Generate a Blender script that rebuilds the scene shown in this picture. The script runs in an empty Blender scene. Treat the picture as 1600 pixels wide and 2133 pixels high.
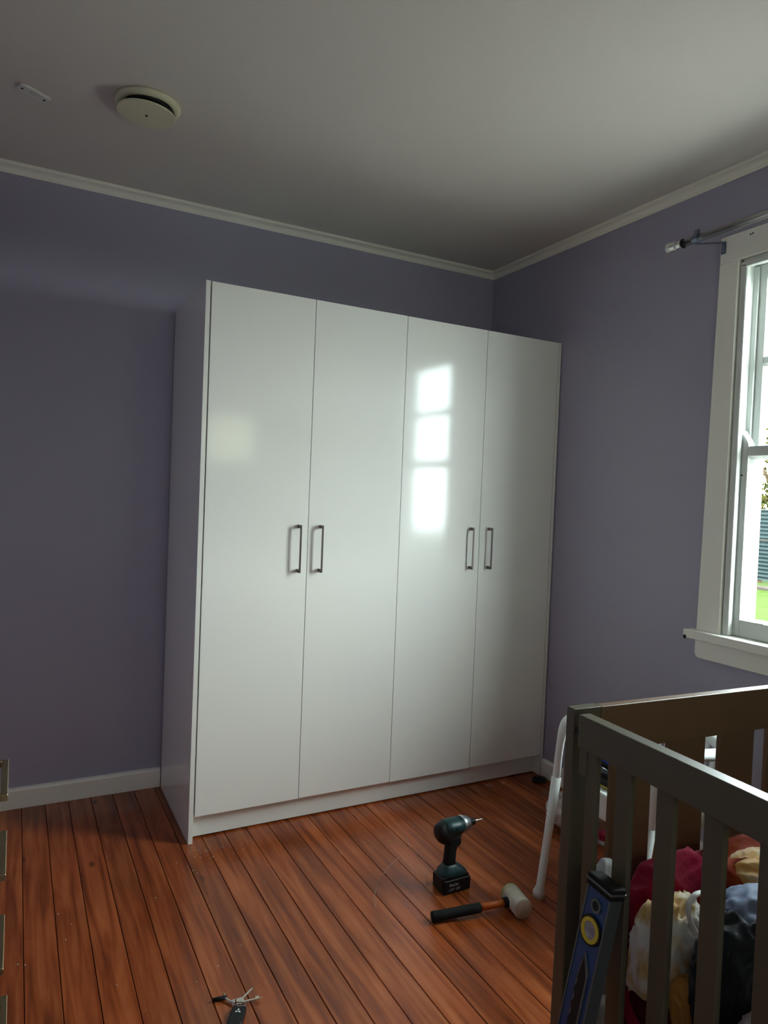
import bpy, bmesh, math, random
from mathutils import Vector, Matrix, noise, Euler
R = random.Random(7)
SC = bpy.context.scene
COL = SC.collection
PI = math.pi

# ------------------------------------------------------------------ camera
CAM = Vector((-2.41758, -3.31747, 1.40456))
YAW, PITCH, ROLL, FPX = -0.48712, -0.02572, 0.03972, 1446.99
cd = bpy.data.cameras.new('camera')
co = bpy.data.objects.new('camera', cd); COL.objects.link(co)
f_ = Vector((-math.sin(YAW)*math.cos(PITCH), math.cos(YAW)*math.cos(PITCH), math.sin(PITCH)))
r_ = Vector((math.cos(YAW), math.sin(YAW), 0)); u_ = r_.cross(f_)
rr = r_*math.cos(ROLL)+u_*math.sin(ROLL); uu = -r_*math.sin(ROLL)+u_*math.cos(ROLL)
co.matrix_world = Matrix(((rr.x, uu.x, -f_.x, CAM.x), (rr.y, uu.y, -f_.y, CAM.y), (rr.z, uu.z, -f_.z, CAM.z), (0, 0, 0, 1)))
cd.sensor_fit = 'VERTICAL'; cd.sensor_height = 24.0; cd.sensor_width = 18.0
cd.lens = FPX*24.0/2133.0
cd.clip_start = 0.02; cd.clip_end = 300
SC.camera = co

# ------------------------------------------------------------------ world, sun, exposure
SC.view_settings.view_transform = 'Standard'
SC.view_settings.look = 'None'
SC.view_settings.gamma = 1.0
SC.view_settings.use_curve_mapping = False
SC.view_settings.exposure = 0.0
SC.cycles.use_denoising = True
SC.cycles.max_bounces = 12
SC.cycles.diffuse_bounces = 8
SC.cycles.glossy_bounces = 5
SC.cycles.transparent_max_bounces = 12
SC.cycles.sample_clamp_indirect = 8.0
SC.cycles.caustics_reflective = False

w = bpy.data.worlds.new('sky'); SC.world = w; w.use_nodes = True
wn = w.node_tree.nodes; wl = w.node_tree.links; wn.clear()
wo = wn.new('ShaderNodeOutputWorld'); bg = wn.new('ShaderNodeBackground')
tc = wn.new('ShaderNodeTexCoord'); nz = wn.new('ShaderNodeTexNoise'); cr = wn.new('ShaderNodeValToRGB')
nz.inputs['Scale'].default_value = 2.2; nz.inputs['Detail'].default_value = 6
cr.color_ramp.elements[0].color = (0.78, 0.90, 1.0, 1); cr.color_ramp.elements[0].position = .35
cr.color_ramp.elements[1].color = (.95, 1, 0.98, 1); cr.color_ramp.elements[1].position = .65
wl.new(tc.outputs['Generated'], nz.inputs['Vector']); wl.new(nz.outputs['Fac'], cr.inputs['Fac'])
wl.new(cr.outputs['Color'], bg.inputs['Color']); bg.inputs['Strength'].default_value = 34.0
wl.new(bg.outputs[0], wo.inputs[0])

sd = bpy.data.lights.new('sun', 'SUN'); sd.energy = 14.0; sd.angle = math.radians(3); sd.color = (1, .96, .88)
so = bpy.data.objects.new('sun', sd); COL.objects.link(so)
so.rotation_euler = Vector((0.55, 0.25, -0.85)).to_track_quat('-Z', 'Y').to_euler()   # shines over the roof, away from the window

def portal(loc, rot, sx, sy):
    d = bpy.data.lights.new('window_portal', 'AREA'); d.shape = 'RECTANGLE'; d.size = sx; d.size_y = sy
    d.cycles.is_portal = True
    o = bpy.data.objects.new('window_portal', d); COL.objects.link(o); o.location = loc; o.rotation_euler = rot

# ------------------------------------------------------------------ materials
def newmat(name):
    m = bpy.data.materials.new(name); m.use_nodes = True
    return m, m.node_tree.nodes, m.node_tree.links, m.node_tree.nodes['Principled BSDF']

def mat(name, col, rough=.5, metal=0., spec=.5, bump=0., bscale=60., var=0., vscale=4., coat=0., sheen=0., rvar=0.):
    m, n, l, b = newmat(name)
    b.inputs['Base Color'].default_value = (*col, 1)
    b.inputs['Roughness'].default_value = rough
    b.inputs['Metallic'].default_value = metal
    b.inputs['Specular IOR Level'].default_value = spec
    b.inputs['Coat Weight'].default_value = coat
    b.inputs['Coat Roughness'].default_value = .1
    b.inputs['Sheen Weight'].default_value = sheen
    t = n.new('ShaderNodeTexCoord')
    if var > 0 or rvar > 0:
        z = n.new('ShaderNodeTexNoise'); z.inputs['Scale'].default_value = vscale; z.inputs['Detail'].default_value = 5
        l.new(t.outputs['Object'], z.inputs['Vector'])
        if var > 0:
            c = n.new('ShaderNodeValToRGB')
            c.color_ramp.elements[0].position = .3; c.color_ramp.elements[1].position = .7
            c.color_ramp.elements[0].color = (*[x*(1-var) for x in col], 1)
            c.color_ramp.elements[1].color = (*[min(1, x*(1+var)) for x in col], 1)
            l.new(z.outputs['Fac'], c.inputs['Fac']); l.new(c.outputs['Color'], b.inputs['Base Color'])
        if rvar > 0:
            mr = n.new('ShaderNodeMapRange'); mr.inputs['To Min'].default_value = rough-rvar; mr.inputs['To Max'].default_value = rough+rvar
            l.new(z.outputs['Fac'], mr.inputs['Value']); l.new(mr.outputs[0], b.inputs['Roughness'])
    if bump > 0:
        z2 = n.new('ShaderNodeTexNoise'); z2.inputs['Scale'].default_value = bscale; z2.inputs['Detail'].default_value = 4
        bp = n.new('ShaderNodeBump'); bp.inputs['Strength'].default_value = bump; bp.inputs['Distance'].default_value = .002
        l.new(t.outputs['Object'], z2.inputs['Vector']); l.new(z2.outputs['Fac'], bp.inputs['Height']); l.new(bp.outputs[0], b.inputs['Normal'])
    return m

def patch_mat(name, cols, scale, rough=.8, sheen=.3, bump=.4, bscale=90, distort=1.2, metal=0):
    """fabric with irregular printed patches of several colours"""
    m, n, l, b = newmat(name)
    t = n.new('ShaderNodeTexCoord'); z = n.new('ShaderNodeTexNoise')
    z.inputs['Scale'].default_value = scale; z.inputs['Detail'].default_value = 3; z.inputs['Distortion'].default_value = distort
    c = n.new('ShaderNodeValToRGB'); e = c.color_ramp.elements
    k = len(cols)
    e[0].position = .32; e[0].color = (*cols[0], 1); e[1].position = .68; e[1].color = (*cols[-1], 1)
    for i in range(1, k-1):
        q = e.new(.32+.36*i/(k-1)); q.color = (*cols[i], 1)
    l.new(t.outputs['Object'], z.inputs['Vector']); l.new(z.outputs['Fac'], c.inputs['Fac']); l.new(c.outputs['Color'], b.inputs['Base Color'])
    b.inputs['Roughness'].default_value = rough; b.inputs['Sheen Weight'].default_value = sheen
    z2 = n.new('ShaderNodeTexNoise'); z2.inputs['Scale'].default_value = bscale; z2.inputs['Detail'].default_value = 5
    bp = n.new('ShaderNodeBump'); bp.inputs['Strength'].default_value = bump; bp.inputs['Distance'].default_value = .004
    l.new(t.outputs['Object'], z2.inputs['Vector']); l.new(z2.outputs['Fac'], bp.inputs['Height']); l.new(bp.outputs[0], b.inputs['Normal'])
    return m

def floor_mat():
    m, n, l, b = newmat('varnished_floorboard')
    t = n.new('ShaderNodeTexCoord'); oi = n.new('ShaderNodeObjectInfo')
    mul = n.new('ShaderNodeMath'); mul.operation = 'MULTIPLY'; mul.inputs[1].default_value = 57.0
    l.new(oi.outputs['Random'], mul.inputs[0])
    cb = n.new('ShaderNodeCombineXYZ'); l.new(mul.outputs[0], cb.inputs[0]); l.new(mul.outputs[0], cb.inputs[2])
    add = n.new('ShaderNodeVectorMath'); l.new(t.outputs['Object'], add.inputs[0]); l.new(cb.outputs[0], add.inputs[1])
    mp = n.new('ShaderNodeMapping'); mp.inputs['Scale'].default_value = (22, 1.3, 1); l.new(add.outputs[0], mp.inputs[0])
    g = n.new('ShaderNodeTexNoise'); g.inputs['Scale'].default_value = 1.6; g.inputs['Detail'].default_value = 8; g.inputs['Distortion'].default_value = .6
    l.new(mp.outputs[0], g.inputs['Vector'])
    c = n.new('ShaderNodeValToRGB'); e = c.color_ramp.elements
    e[0].position = .28; e[0].color = (.150, .028, .007, 1); e[1].position = .74; e[1].color = (.46, .132, .038, 1)
    q = e.new(.5); q.color = (.315, .070, .017, 1)
    l.new(g.outputs['Fac'], c.inputs['Fac'])
    # broad wear patches
    p = n.new('ShaderNodeTexNoise'); p.inputs['Scale'].default_value = 2.6; p.inputs['Detail'].default_value = 4
    l.new(add.outputs[0], p.inputs['Vector'])
    hs = n.new('ShaderNodeHueSaturation'); hs.inputs['Saturation'].default_value = 1.0
    mr = n.new('ShaderNodeMapRange'); mr.inputs['From Min'].default_value = .3; mr.inputs['From Max'].default_value = .7
    mr.inputs['To Min'].default_value = .78; mr.inputs['To Max'].default_value = 1.22
    l.new(p.outputs['Fac'], mr.inputs['Value'])
    m2 = n.new('ShaderNodeMath'); m2.operation = 'MULTIPLY'
    m3 = n.new('ShaderNodeMapRange'); m3.inputs['To Min'].default_value = .78; m3.inputs['To Max'].default_value = 1.18
    l.new(oi.outputs['Random'], m3.inputs['Value'])
    l.new(mr.outputs[0], m2.inputs[0]); l.new(m3.outputs[0], m2.inputs[1]); l.new(m2.outputs[0], hs.inputs['Value'])
    l.new(c.outputs['Color'], hs.inputs['Color'])
    # knots
    kn = n.new('ShaderNodeTexVoronoi'); kn.inputs['Scale'].default_value = 1.0; kn.feature = 'F1'
    mk = n.new('ShaderNodeMapping'); mk.inputs['Scale'].default_value = (5, 2.2, 1); l.new(add.outputs[0], mk.inputs[0]); l.new(mk.outputs[0], kn.inputs['Vector'])
    kr = n.new('ShaderNodeMapRange'); kr.inputs['From Min'].default_value = .03; kr.inputs['From Max'].default_value = .075
    l.new(kn.outputs['Distance'], kr.inputs['Value'])
    mx = n.new('ShaderNodeMix'); mx.data_type = 'RGBA'; mx.inputs[6].default_value = (.07, .018, .007, 1)
    l.new(kr.outputs[0], mx.inputs[0]); l.new(hs.outputs[0], mx.inputs[7]); l.new(mx.outputs[2], b.inputs['Base Color'])
    rg = n.new('ShaderNodeMapRange'); rg.inputs['To Min'].default_value = .14; rg.inputs['To Max'].default_value = .34
    l.new(p.outputs['Fac'], rg.inputs['Value']); l.new(rg.outputs[0], b.inputs['Roughness'])
    b.inputs['Specular IOR Level'].default_value = .38
    bp = n.new('ShaderNodeBump'); bp.inputs['Strength'].default_value = .12; bp.inputs['Distance'].default_value = .001
    l.new(g.outputs['Fac'], bp.inputs['Height']); l.new(bp.outputs[0], b.inputs['Normal'])
    return m

def glass_mat():
    m, n, l, b = newmat('window_glass'); n.remove(b)
    o = n['Material Output']; tr = n.new('ShaderNodeBsdfTransparent'); gl = n.new('ShaderNodeBsdfGlossy')
    tr.inputs[0].default_value = (.95, .98, .96, 1); gl.inputs['Roughness'].default_value = .01
    fr = n.new('ShaderNodeFresnel'); mx = n.new('ShaderNodeMixShader'); fr.inputs[0].default_value = 1.45
    ge = n.new('ShaderNodeNewGeometry'); iv = n.new('ShaderNodeMath'); iv.operation = 'SUBTRACT'; iv.inputs[0].default_value = 1.0
    l.new(ge.outputs['Backfacing'], iv.inputs[1]); ml_ = n.new('ShaderNodeMath'); ml_.operation = 'MULTIPLY'; l.new(fr.outputs[0], ml_.inputs[0]); l.new(iv.outputs[0], ml_.inputs[1])
    l.new(ml_.outputs[0], mx.inputs[0]); l.new(tr.outputs[0], mx.inputs[1]); l.new(gl.outputs[0], mx.inputs[2]); l.new(mx.outputs[0], o.inputs[0])
    return m

M = {}
M['wall'] = mat('lilac_wall_paint', (.37, .356, .455), .40, spec=.4, bump=.05, bscale=180, var=.02, vscale=1.2)
M['ceiling'] = mat('ceiling_paint', (.61, .575, .535), .85, spec=.2, bump=.08, bscale=220)
M['trim'] = mat('gloss_trim_paint', (.86, .85, .78), .28, bump=.05, bscale=70)
M['cove'] = mat('cornice_paint', (.86, .84, .74), .45, bump=.04, bscale=70)
M['sash'] = mat('sash_paint', (.64, .67, .65), .3, bump=.08, bscale=60)
M['gap'] = mat('dark_underfloor', (.012, .008, .006), .9)
M['board'] = floor_mat()
M['glass'] = glass_mat()
M['door'] = mat('gloss_white_door', (.82, .82, .78), .10, spec=.36, bump=.012, bscale=5)
M['carcass'] = mat('white_melamine', (.78, .78, .74), .16, spec=.5)
M['edge'] = mat('white_edge_tape', (.74, .74, .70), .3)
M['handle'] = mat('dark_nickel', (.20, .175, .16), .28, metal=1)
M['cribwood'] = mat('grey_brown_crib_lacquer', (.092, .082, .052), .38, var=.06, vscale=6)
M['cribin'] = mat('warm_brown_crib_lacquer', (.135, .078, .040), .4, var=.08, vscale=6)
M['chrome'] = mat('satin_chrome', (.85, .85, .84), .24, metal=1)
M['steel'] = mat('zinc_bracket', (.22, .25, .33), .35, metal=1)
M['black'] = mat('black_plastic', (.007, .008, .009), .5, spec=.3)
M['rubber'] = mat('black_rubber', (.010, .010, .010), .75, spec=.2, bump=.2, bscale=300)
M['teal'] = mat('teal_plastic', (.002, .032, .036), .42)
M['alu'] = mat('cast_aluminium', (.55, .58, .60), .35, metal=1)
M['whiteprint'] = mat('white_print', (.75, .75, .75), .5)
M['greyprint'] = mat('grey_print', (.28, .28, .28), .5)
M['orange'] = mat('orange_handle', (.55, .12, .015), .45)
M['mallet'] = mat('scuffed_white_rubber', (.62, .58, .48), .6, var=.18, vscale=28, bump=.2, bscale=80)
M['malletgreen'] = mat('green_stained_rubber', (.50, .50, .25), .6, var=.25, vscale=40)
M['plasticwhite'] = mat('white_chair_plastic', (.72, .76, .75), .32)
M['blue'] = mat('blue_level_paint', (.004, .055, .19), .32)
M['levelgrey'] = mat('grey_aluminium', (.13, .145, .15), .4, metal=.6)
M['yellow'] = mat('yellow_plastic', (.65, .50, .03), .4)
M['vial'] = mat('frosted_vial', (.32, .31, .36), .15, var=.35, vscale=90)
M['bluegrip'] = mat('blue_grip', (.012, .055, .33), .35)
M['brass'] = mat('aged_brass', (.46, .38, .22), .35, metal=1)
M['chest'] = mat('dark_chest_wood', (.10, .07, .05), .4, var=.1, vscale=8)
M['vent'] = mat('cream_vent_plastic', (.62, .59, .42), .4)
M['ventdark'] = mat('vent_duct', (.02, .02, .022), .8)
M['plate'] = mat('grey_white_plastic', (.62, .60, .58), .4)
M['crimson'] = patch_mat('crimson_plush', [(.22, .001, .018), (.30, .003, .035), (.36, .008, .055)], 4, .85, .1)
M['maroon'] = patch_mat('maroon_plush', [(.06, .001, .006), (.12, .002, .012)], 5, .85, .1)
M['satin'] = patch_mat('rust_printed_blanket', [(.10, .006, .004), (.22, .020, .006), (.30, .05, .010), (.16, .010, .005)], 9, .7, 0)
M['tan'] = patch_mat('tan_cream_plush', [(.55, .25, .06), (.62, .36, .12), (.74, .62, .42), (.76, .74, .68)], 9, .75, .5)
M['cream'] = patch_mat('cream_tan_plush', [(.50, .24, .05), (.66, .46, .20), (.78, .76, .70), (.80, .80, .80)], 9, .7, .5)
M['ochre'] = mat('ochre_plush', (.52, .24, .05), .7, sheen=.4, bump=.3, bscale=120, var=.15)
M['navy'] = mat('black_jacket_fabric', (.010, .012, .017), .6, sheen=.2, bump=.25, bscale=160)
M['lining'] = mat('blue_grey_lining', (.15, .19, .30), .6, bump=.2, bscale=100)
M['mauve'] = mat('mauve_terry', (.155, .105, .105), .9, sheen=.5, bump=1.0, bscale=130, var=.35, vscale=60)
M['sheet'] = mat('beige_sheet', (.50, .46, .38), .8, bump=.3, bscale=60, var=.1)
M['pillow'] = mat('white_cotton', (.74, .76, .78), .8, bump=.2, bscale=100)
M['pink'] = mat('pink_cloth', (.62, .16, .20), .8)
M['thread'] = mat('pale_thread', (.50, .36, .22), .7)
M['stitch'] = mat('dark_stitching', (.03, .02, .02), .8)
M['key'] = mat('nickel_key', (.62, .60, .54), .3, metal=1)
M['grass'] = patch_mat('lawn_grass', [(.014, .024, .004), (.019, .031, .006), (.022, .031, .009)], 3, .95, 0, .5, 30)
M['reflector'] = mat('reflector_concrete', (.26, .25, .23), .9, bump=.3, bscale=20, var=.08)
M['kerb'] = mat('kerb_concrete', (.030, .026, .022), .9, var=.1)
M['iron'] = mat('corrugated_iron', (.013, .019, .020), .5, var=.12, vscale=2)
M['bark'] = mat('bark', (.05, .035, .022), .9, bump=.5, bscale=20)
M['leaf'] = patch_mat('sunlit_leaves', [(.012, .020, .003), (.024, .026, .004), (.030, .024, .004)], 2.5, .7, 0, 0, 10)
M['boards'] = mat('weatherboard_paint', (.70, .70, .66), .6)

for k_ in ('grass', 'kerb', 'iron', 'leaf', 'reflector', 'bark'):
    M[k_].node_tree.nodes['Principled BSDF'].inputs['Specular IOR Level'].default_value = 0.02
for k_ in ('crimson', 'maroon', 'cream', 'tan', 'ochre', 'mauve', 'navy', 'satin'):
    M[k_].node_tree.nodes['Principled BSDF'].inputs['Specular IOR Level'].default_value = 0.15

def tinted_glass(name='amber_obscured_glass', c=(.42, .42, .34)):
    m, n, l, b = newmat(name); n.remove(b); tr = n.new('ShaderNodeBsdfTransparent'); tr.inputs[0].default_value = (*c, 1)
    l.new(tr.outputs[0], n['Material Output'].inputs[0]); return m
M['tinted'] = tinted_glass(); M['dark_tinted'] = tinted_glass('fill_window_glass', (.27, .27, .25))  # grey tint sets the strength of the added fill opening

def print_mat():
    m, n, l, b = newmat('floral_print_bag')
    t = n.new('ShaderNodeTexCoord'); v = n.new('ShaderNodeTexVoronoi'); v.feature = 'DISTANCE_TO_EDGE'; v.inputs['Scale'].default_value = 16
    z = n.new('ShaderNodeTexNoise'); z.inputs['Scale'].default_value = 14
    mx = n.new('ShaderNodeMix'); mx.data_type = 'VECTOR'; mx.inputs[0].default_value = .25
    l.new(t.outputs['Object'], mx.inputs[4]); l.new(z.outputs['Color'], mx.inputs[5]); l.new(mx.outputs[1], v.inputs['Vector'])
    c = n.new('ShaderNodeValToRGB'); c.color_ramp.elements[0].position = .02; c.color_ramp.elements[0].color = (.12, .12, .14, 1)
    c.color_ramp.elements[1].position = .08; c.color_ramp.elements[1].color = (.60, .52, .46, 1)
    l.new(v.outputs['Distance'], c.inputs['Fac']); l.new(c.outputs['Color'], b.inputs['Base Color']); b.inputs['Roughness'].default_value = .5
    return m
M['bag'] = print_mat()

# ------------------------------------------------------------------ helpers
def tag(o, label=None, cat=None, group=None, kind=None):
    if label: o['label'] = label
    if cat: o['category'] = cat
    if group: o['group'] = group
    if kind: o['kind'] = kind
    return o

def obj(name, bm, m, parent=None, smooth=False, bevel=0., seg=2, sub=0, recalc=True):
    if recalc: bmesh.ops.recalc_face_normals(bm, faces=bm.faces[:])
    me = bpy.data.meshes.new(name); bm.to_mesh(me); bm.free()
    if smooth:
        for p in me.polygons: p.use_smooth = True
    o = bpy.data.objects.new(name, me); COL.objects.link(o)
    me.materials.append(m if not isinstance(m, str) else M[m])
    if parent: o.parent = parent
    if bevel:
        b = o.modifiers.new('bevel', 'BEVEL'); b.width = bevel; b.segments = seg; b.limit_method = 'ANGLE'
        b.harden_normals = False
    if sub:
        s = o.modifiers.new('sub', 'SUBSURF'); s.levels = sub; s.render_levels = sub
    return o

def empty(name, loc, label, cat, group=None, rot=(0, 0, 0)):
    o = bpy.data.objects.new(name, None); COL.objects.link(o); o.location = loc; o.rotation_euler = rot
    o.empty_display_size = .1
    return tag(o, label, cat, group)

def B(): return bmesh.new()

def box(bm, a, b):
    x0, y0, z0 = a; x1, y1, z1 = b
    v = [bm.verts.new(p) for p in ((x0, y0, z0), (x1, y0, z0), (x1, y1, z0), (x0, y1, z0), (x0, y0, z1), (x1, y0, z1), (x1, y1, z1), (x0, y1, z1))]
    for f in ((0, 3, 2, 1), (4, 5, 6, 7), (0, 1, 5, 4), (1, 2, 6, 5), (2, 3, 7, 6), (3, 0, 4, 7)):
        bm.faces.new([v[i] for i in f])
    return bm

def bx(a, b): return box(B(), a, b)

def frame_for(d):
    d = d.normalized(); up = Vector((0, 0, 1)) if abs(d.z) < .92 else Vector((1, 0, 0))
    s = d.cross(up).normalized(); t = s.cross(d).normalized()
    return s, t

def tube(bm, pts, rad, seg=12, cap=True, flat=1.0, square=False, side=None):
    """tube through pts; rad number or list; flat squeezes second axis; square gives rounded-square section"""
    pts = [Vector(p) for p in pts]; n = len(pts)
    rad = rad if isinstance(rad, (list, tuple)) else [rad]*n
    rings = []; S = None
    for i, p in enumerate(pts):
        d = (pts[min(i+1, n-1)]-pts[max(i-1, 0)]).normalized()
        if S is None:
            if side is not None: S = (Vector(side)-d*Vector(side).dot(d)).normalized()
            else: S = frame_for(d)[0]
        else: S = (S-d*S.dot(d)).normalized()
        T = S.cross(d).normalized()
        ring = []
        for k in range(seg):
            a = 2*PI*k/seg; c, s = math.cos(a), math.sin(a)
            if square:
                q = max(abs(c), abs(s)); e = .35; c, s = c*(1-e)+c/q*e, s*(1-e)+s/q*e
            ring.append(bm.verts.new(p+S*c*rad[i]+T*s*rad[i]*flat))
        rings.append(ring)
    for a, b in zip(rings, rings[1:]):
        for k in range(seg): bm.faces.new((a[k], a[(k+1) % seg], b[(k+1) % seg], b[k]))
    if cap:
        bm.faces.new(rings[0][::-1]); bm.faces.new(rings[-1])
    return bm

def lathe(bm, prof, origin=(0, 0, 0), axis=(0, 0, 1), seg=40, close=False):
    """prof: list of (radius, height) revolved round axis"""
    ax = Vector(axis).normalized(); s, t = frame_for(ax); o = Vector(origin); rings = []
    for r, h in prof:
        if r < 1e-6: rings.append([bm.verts.new(o+ax*h)])
        else: rings.append([bm.verts.new(o+ax*h+s*r*math.cos(2*PI*k/seg)+t*r*math.sin(2*PI*k/seg)) for k in range(seg)])
    prs = list(zip(rings, rings[1:]))
    if close: prs.append((rings[-1], rings[0]))
    for a, b in prs:
        for k in range(seg):
            k2 = (k+1) % seg
            if len(a) == 1 and len(b) == 1: continue
            if len(a) == 1: bm.faces.new((a[0], b[k2], b[k]))
            elif len(b) == 1: bm.faces.new((a[k], a[k2], b[0]))
            else: bm.faces.new((a[k], a[k2], b[k2], b[k]))
    return bm

def prism(bm, poly, fn, d0, d1):
    """extrude a 2-D polygon; fn(u, v, depth) -> point"""
    a = [bm.verts.new(fn(u, v, d0)) for u, v in poly]; b = [bm.verts.new(fn(u, v, d1)) for u, v in poly]
    n = len(poly)
    bm.faces.new(a[::-1]); bm.faces.new(b)
    for i in range(n): bm.faces.new((a[i], a[(i+1) % n], b[(i+1) % n], b[i]))
    return bm

def spline(pts, n=8):
    P = [Vector(p) for p in pts]; out = []
    for i in range(len(P)-1):
        p0 = P[max(i-1, 0)]; p1 = P[i]; p2 = P[i+1]; p3 = P[min(i+2, len(P)-1)]
        for k in range(n):
            t = k/n
            out.append(.5*((2*p1)+(-p0+p2)*t+(2*p0-5*p1+4*p2-p3)*t*t+(-p0+3*p1-3*p2+p3)*t**3))
    out.append(P[-1]); return out

def circ(cx, cy, r, n=24, a0=0, a1=2*PI): return [(cx+r*math.cos(a0+(a1-a0)*k/n), cy+r*math.sin(a0+(a1-a0)*k/n)) for k in range(n)]

# ================================================================== SETTING
XL, YR, ZC = -2.98, -4.40, 2.705
fl = obj('floor', bx((XL-.1, YR-.1, -.14), (.0, .0, -.022)), 'gap'); tag(fl, kind='structure')
P0, PW = -2.368, .0914
pb = B(); box(pb, (-PW/2+.0011, YR, -.022), (PW/2-.0011, 0, 0))
base = obj('plank', pb, 'board', fl, bevel=.0012, seg=1)
k0 = -6; first = True
for k in range(k0, 25):
    o = base if first else base.copy()
    if not first: COL.objects.link(o); o.parent = fl
    first = False
    o.location = (P0+PW*(k+.5), 0, -R.random()*.0007)
lastx = P0+PW*25
obj('plank', bx((lastx+.001, YR, -.022), (0, 0, -.0003)), 'board', fl)
obj('plank', bx((XL, YR, -.022), (P0-6*PW-.001, 0, -.0003)), 'board', fl)

tag(obj('ceiling', bx((XL-.1, YR-.1, ZC), (.14, .14, ZC+.12)), 'ceiling'), kind='structure')
tag(obj('wall_back', bx((XL-.1, 0, -.14), (0.14, .14, ZC)), 'wall'), kind='structure')
tag(obj('wall_left', bx((XL-.1, YR, -.14), (XL, 0, ZC)), 'wall'), kind='structure')
# right wall with window opening, and rear wall with a small high window
WY0, WY1, WZ0, WZ1 = -2.300, -1.583, .905, 2.347
wr = B()
box(wr, (0, YR, -.14), (.14, 0, WZ0)); box(wr, (0, YR, WZ1), (.14, 0, ZC))
box(wr, (0, YR, WZ0), (.14, WY0, WZ1)); box(wr, (0, WY1, WZ0), (.14, 0, WZ1))
tag(obj('wall_right', wr, 'wall'), kind='structure')
RX0, RX1, RZ0, RZ1 = -.86, -.40, 1.66, 2.10
QX0, QX1, QZ0, QZ1 = -2.25, -1.40, .95, 2.20  # unseen rear opening added for frontal fill light
wb = B()
xs = [XL-.1, QX0, QX1, RX0, RX1, .14]
for a, b, z in ((xs[0], xs[1], None), (xs[1], xs[2], (QZ0, QZ1)), (xs[2], xs[3], None), (xs[3], xs[4], (RZ0, RZ1)), (xs[4], xs[5], None)):
    if z is None: box(wb, (a, YR-.12, -.14), (b, YR, ZC))
    else: box(wb, (a, YR-.12, -.14), (b, YR, z[0])); box(wb, (a, YR-.12, z[1]), (b, YR, ZC))
tag(obj('wall_rear', wb, 'wall'), kind='structure')
for nm, (x0, x1, z0, z1) in (('window_2', (RX0, RX1, RZ0, RZ1)), ('fill_window', (QX0, QX1, QZ0, QZ1))):
    w2 = B()
    box(w2, (x0-.06, YR, z0-.06), (x1+.06, YR+.02, z0)); box(w2, (x0-.06, YR, z1), (x1+.06, YR+.02, z1+.06))
    box(w2, (x0-.06, YR, z0), (x0, YR+.02, z1)); box(w2, (x1, YR, z0), (x1+.06, YR+.02, z1))
    w2o = obj(nm, w2, 'sash', bevel=.003); tag(w2o, kind='structure')
    obj('pane', bx((x0, YR-.05, z0), (x1, YR-.045, z1)), 'tinted' if nm == 'window_2' else 'dark_tinted', w2o)
portal(((QX0+QX1)/2, YR-.08, (QZ0+QZ1)/2), (PI/2, 0, 0), QX1-QX0, QZ1-QZ0)
portal(((RX0+RX1)/2, YR-.08, (RZ0+RZ1)/2), (PI/2, 0, 0), RX1-RX0, RZ1-RZ0)
portal((.13, (WY0+WY1)/2, (WZ0+WZ1)/2), (0, PI/2, 0), WZ1-WZ0, WY1-WY0)

# roof over the house with eaves (shades the wall and the top of the window)
roof = B()
box(roof, (XL-.7, YR-.6, ZC+.13), (.62, .7, ZC+.16))
prism(roof, [(XL-.7, ZC+.16), (.62, ZC+.16), (.62, ZC+.20), (-1.2, ZC+.9), (XL-.7, ZC+.20)], lambda u, v, d: (u, d, v), YR-.6, .7)
tag(obj('roof', roof, 'boards'), kind='structure')

# cornice: flat fillet on the ceiling, hollow cove, small bead at the wall
def cove_profile(n=7):
    p = [(0, 0), (.005, 0), (.006, .006)]
    for i in range(n+1):
        a = PI/2*i/n
        p.append((.008+.022*(1-math.cos(a)), .008+.016*math.sin(a)))
    p += [(.034, .0245), (.036, .037), (0, .037)]
    return p
ZB = 2.668
tag(obj('trim_1', prism(B(), cove_profile(), lambda u, v, d: (d, -u*1.15, ZB+v), XL, 0), 'cove'), 'cream hollow cornice running above the back wall', 'cornice', kind='structure')
tag(obj('trim_2', prism(B(), cove_profile(), lambda u, v, d: (-u*1.15, d, ZB+v), YR, 0), 'cove'), 'cream hollow cornice running above the window wall', 'cornice', kind='structure')

BBH = .088
def bb(u, v): return u, v
sk = [(0, 0), (.02, 0), (.02, BBH-.012), (.016, BBH-.004), (.010, BBH), (0, BBH)]
tag(obj('baseboard_back', prism(B(), sk, lambda u, v, d: (d, -u, v), XL, -1.795), 'trim', bevel=.001), kind='structure')
tag(obj('baseboard_right', prism(B(), sk, lambda u, v, d: (-u, d, v), YR, -.612), 'trim', bevel=.001), kind='structure')
tag(obj('baseboard_left', prism(B(), sk, lambda u, v, d: (XL+u, d, v), YR, -.02), 'trim'), kind='structure')

# ------------------------------------------------------------------ window_1 (double hung sash)
LEAN = .0
win = bpy.data.objects.new('window_1', None); COL.objects.link(win); tag(win, kind='structure')
def wobj(name, bm, m='sash', bevel=.003): return obj(name, bm, m, win, bevel=bevel)
CW = .092
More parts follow.
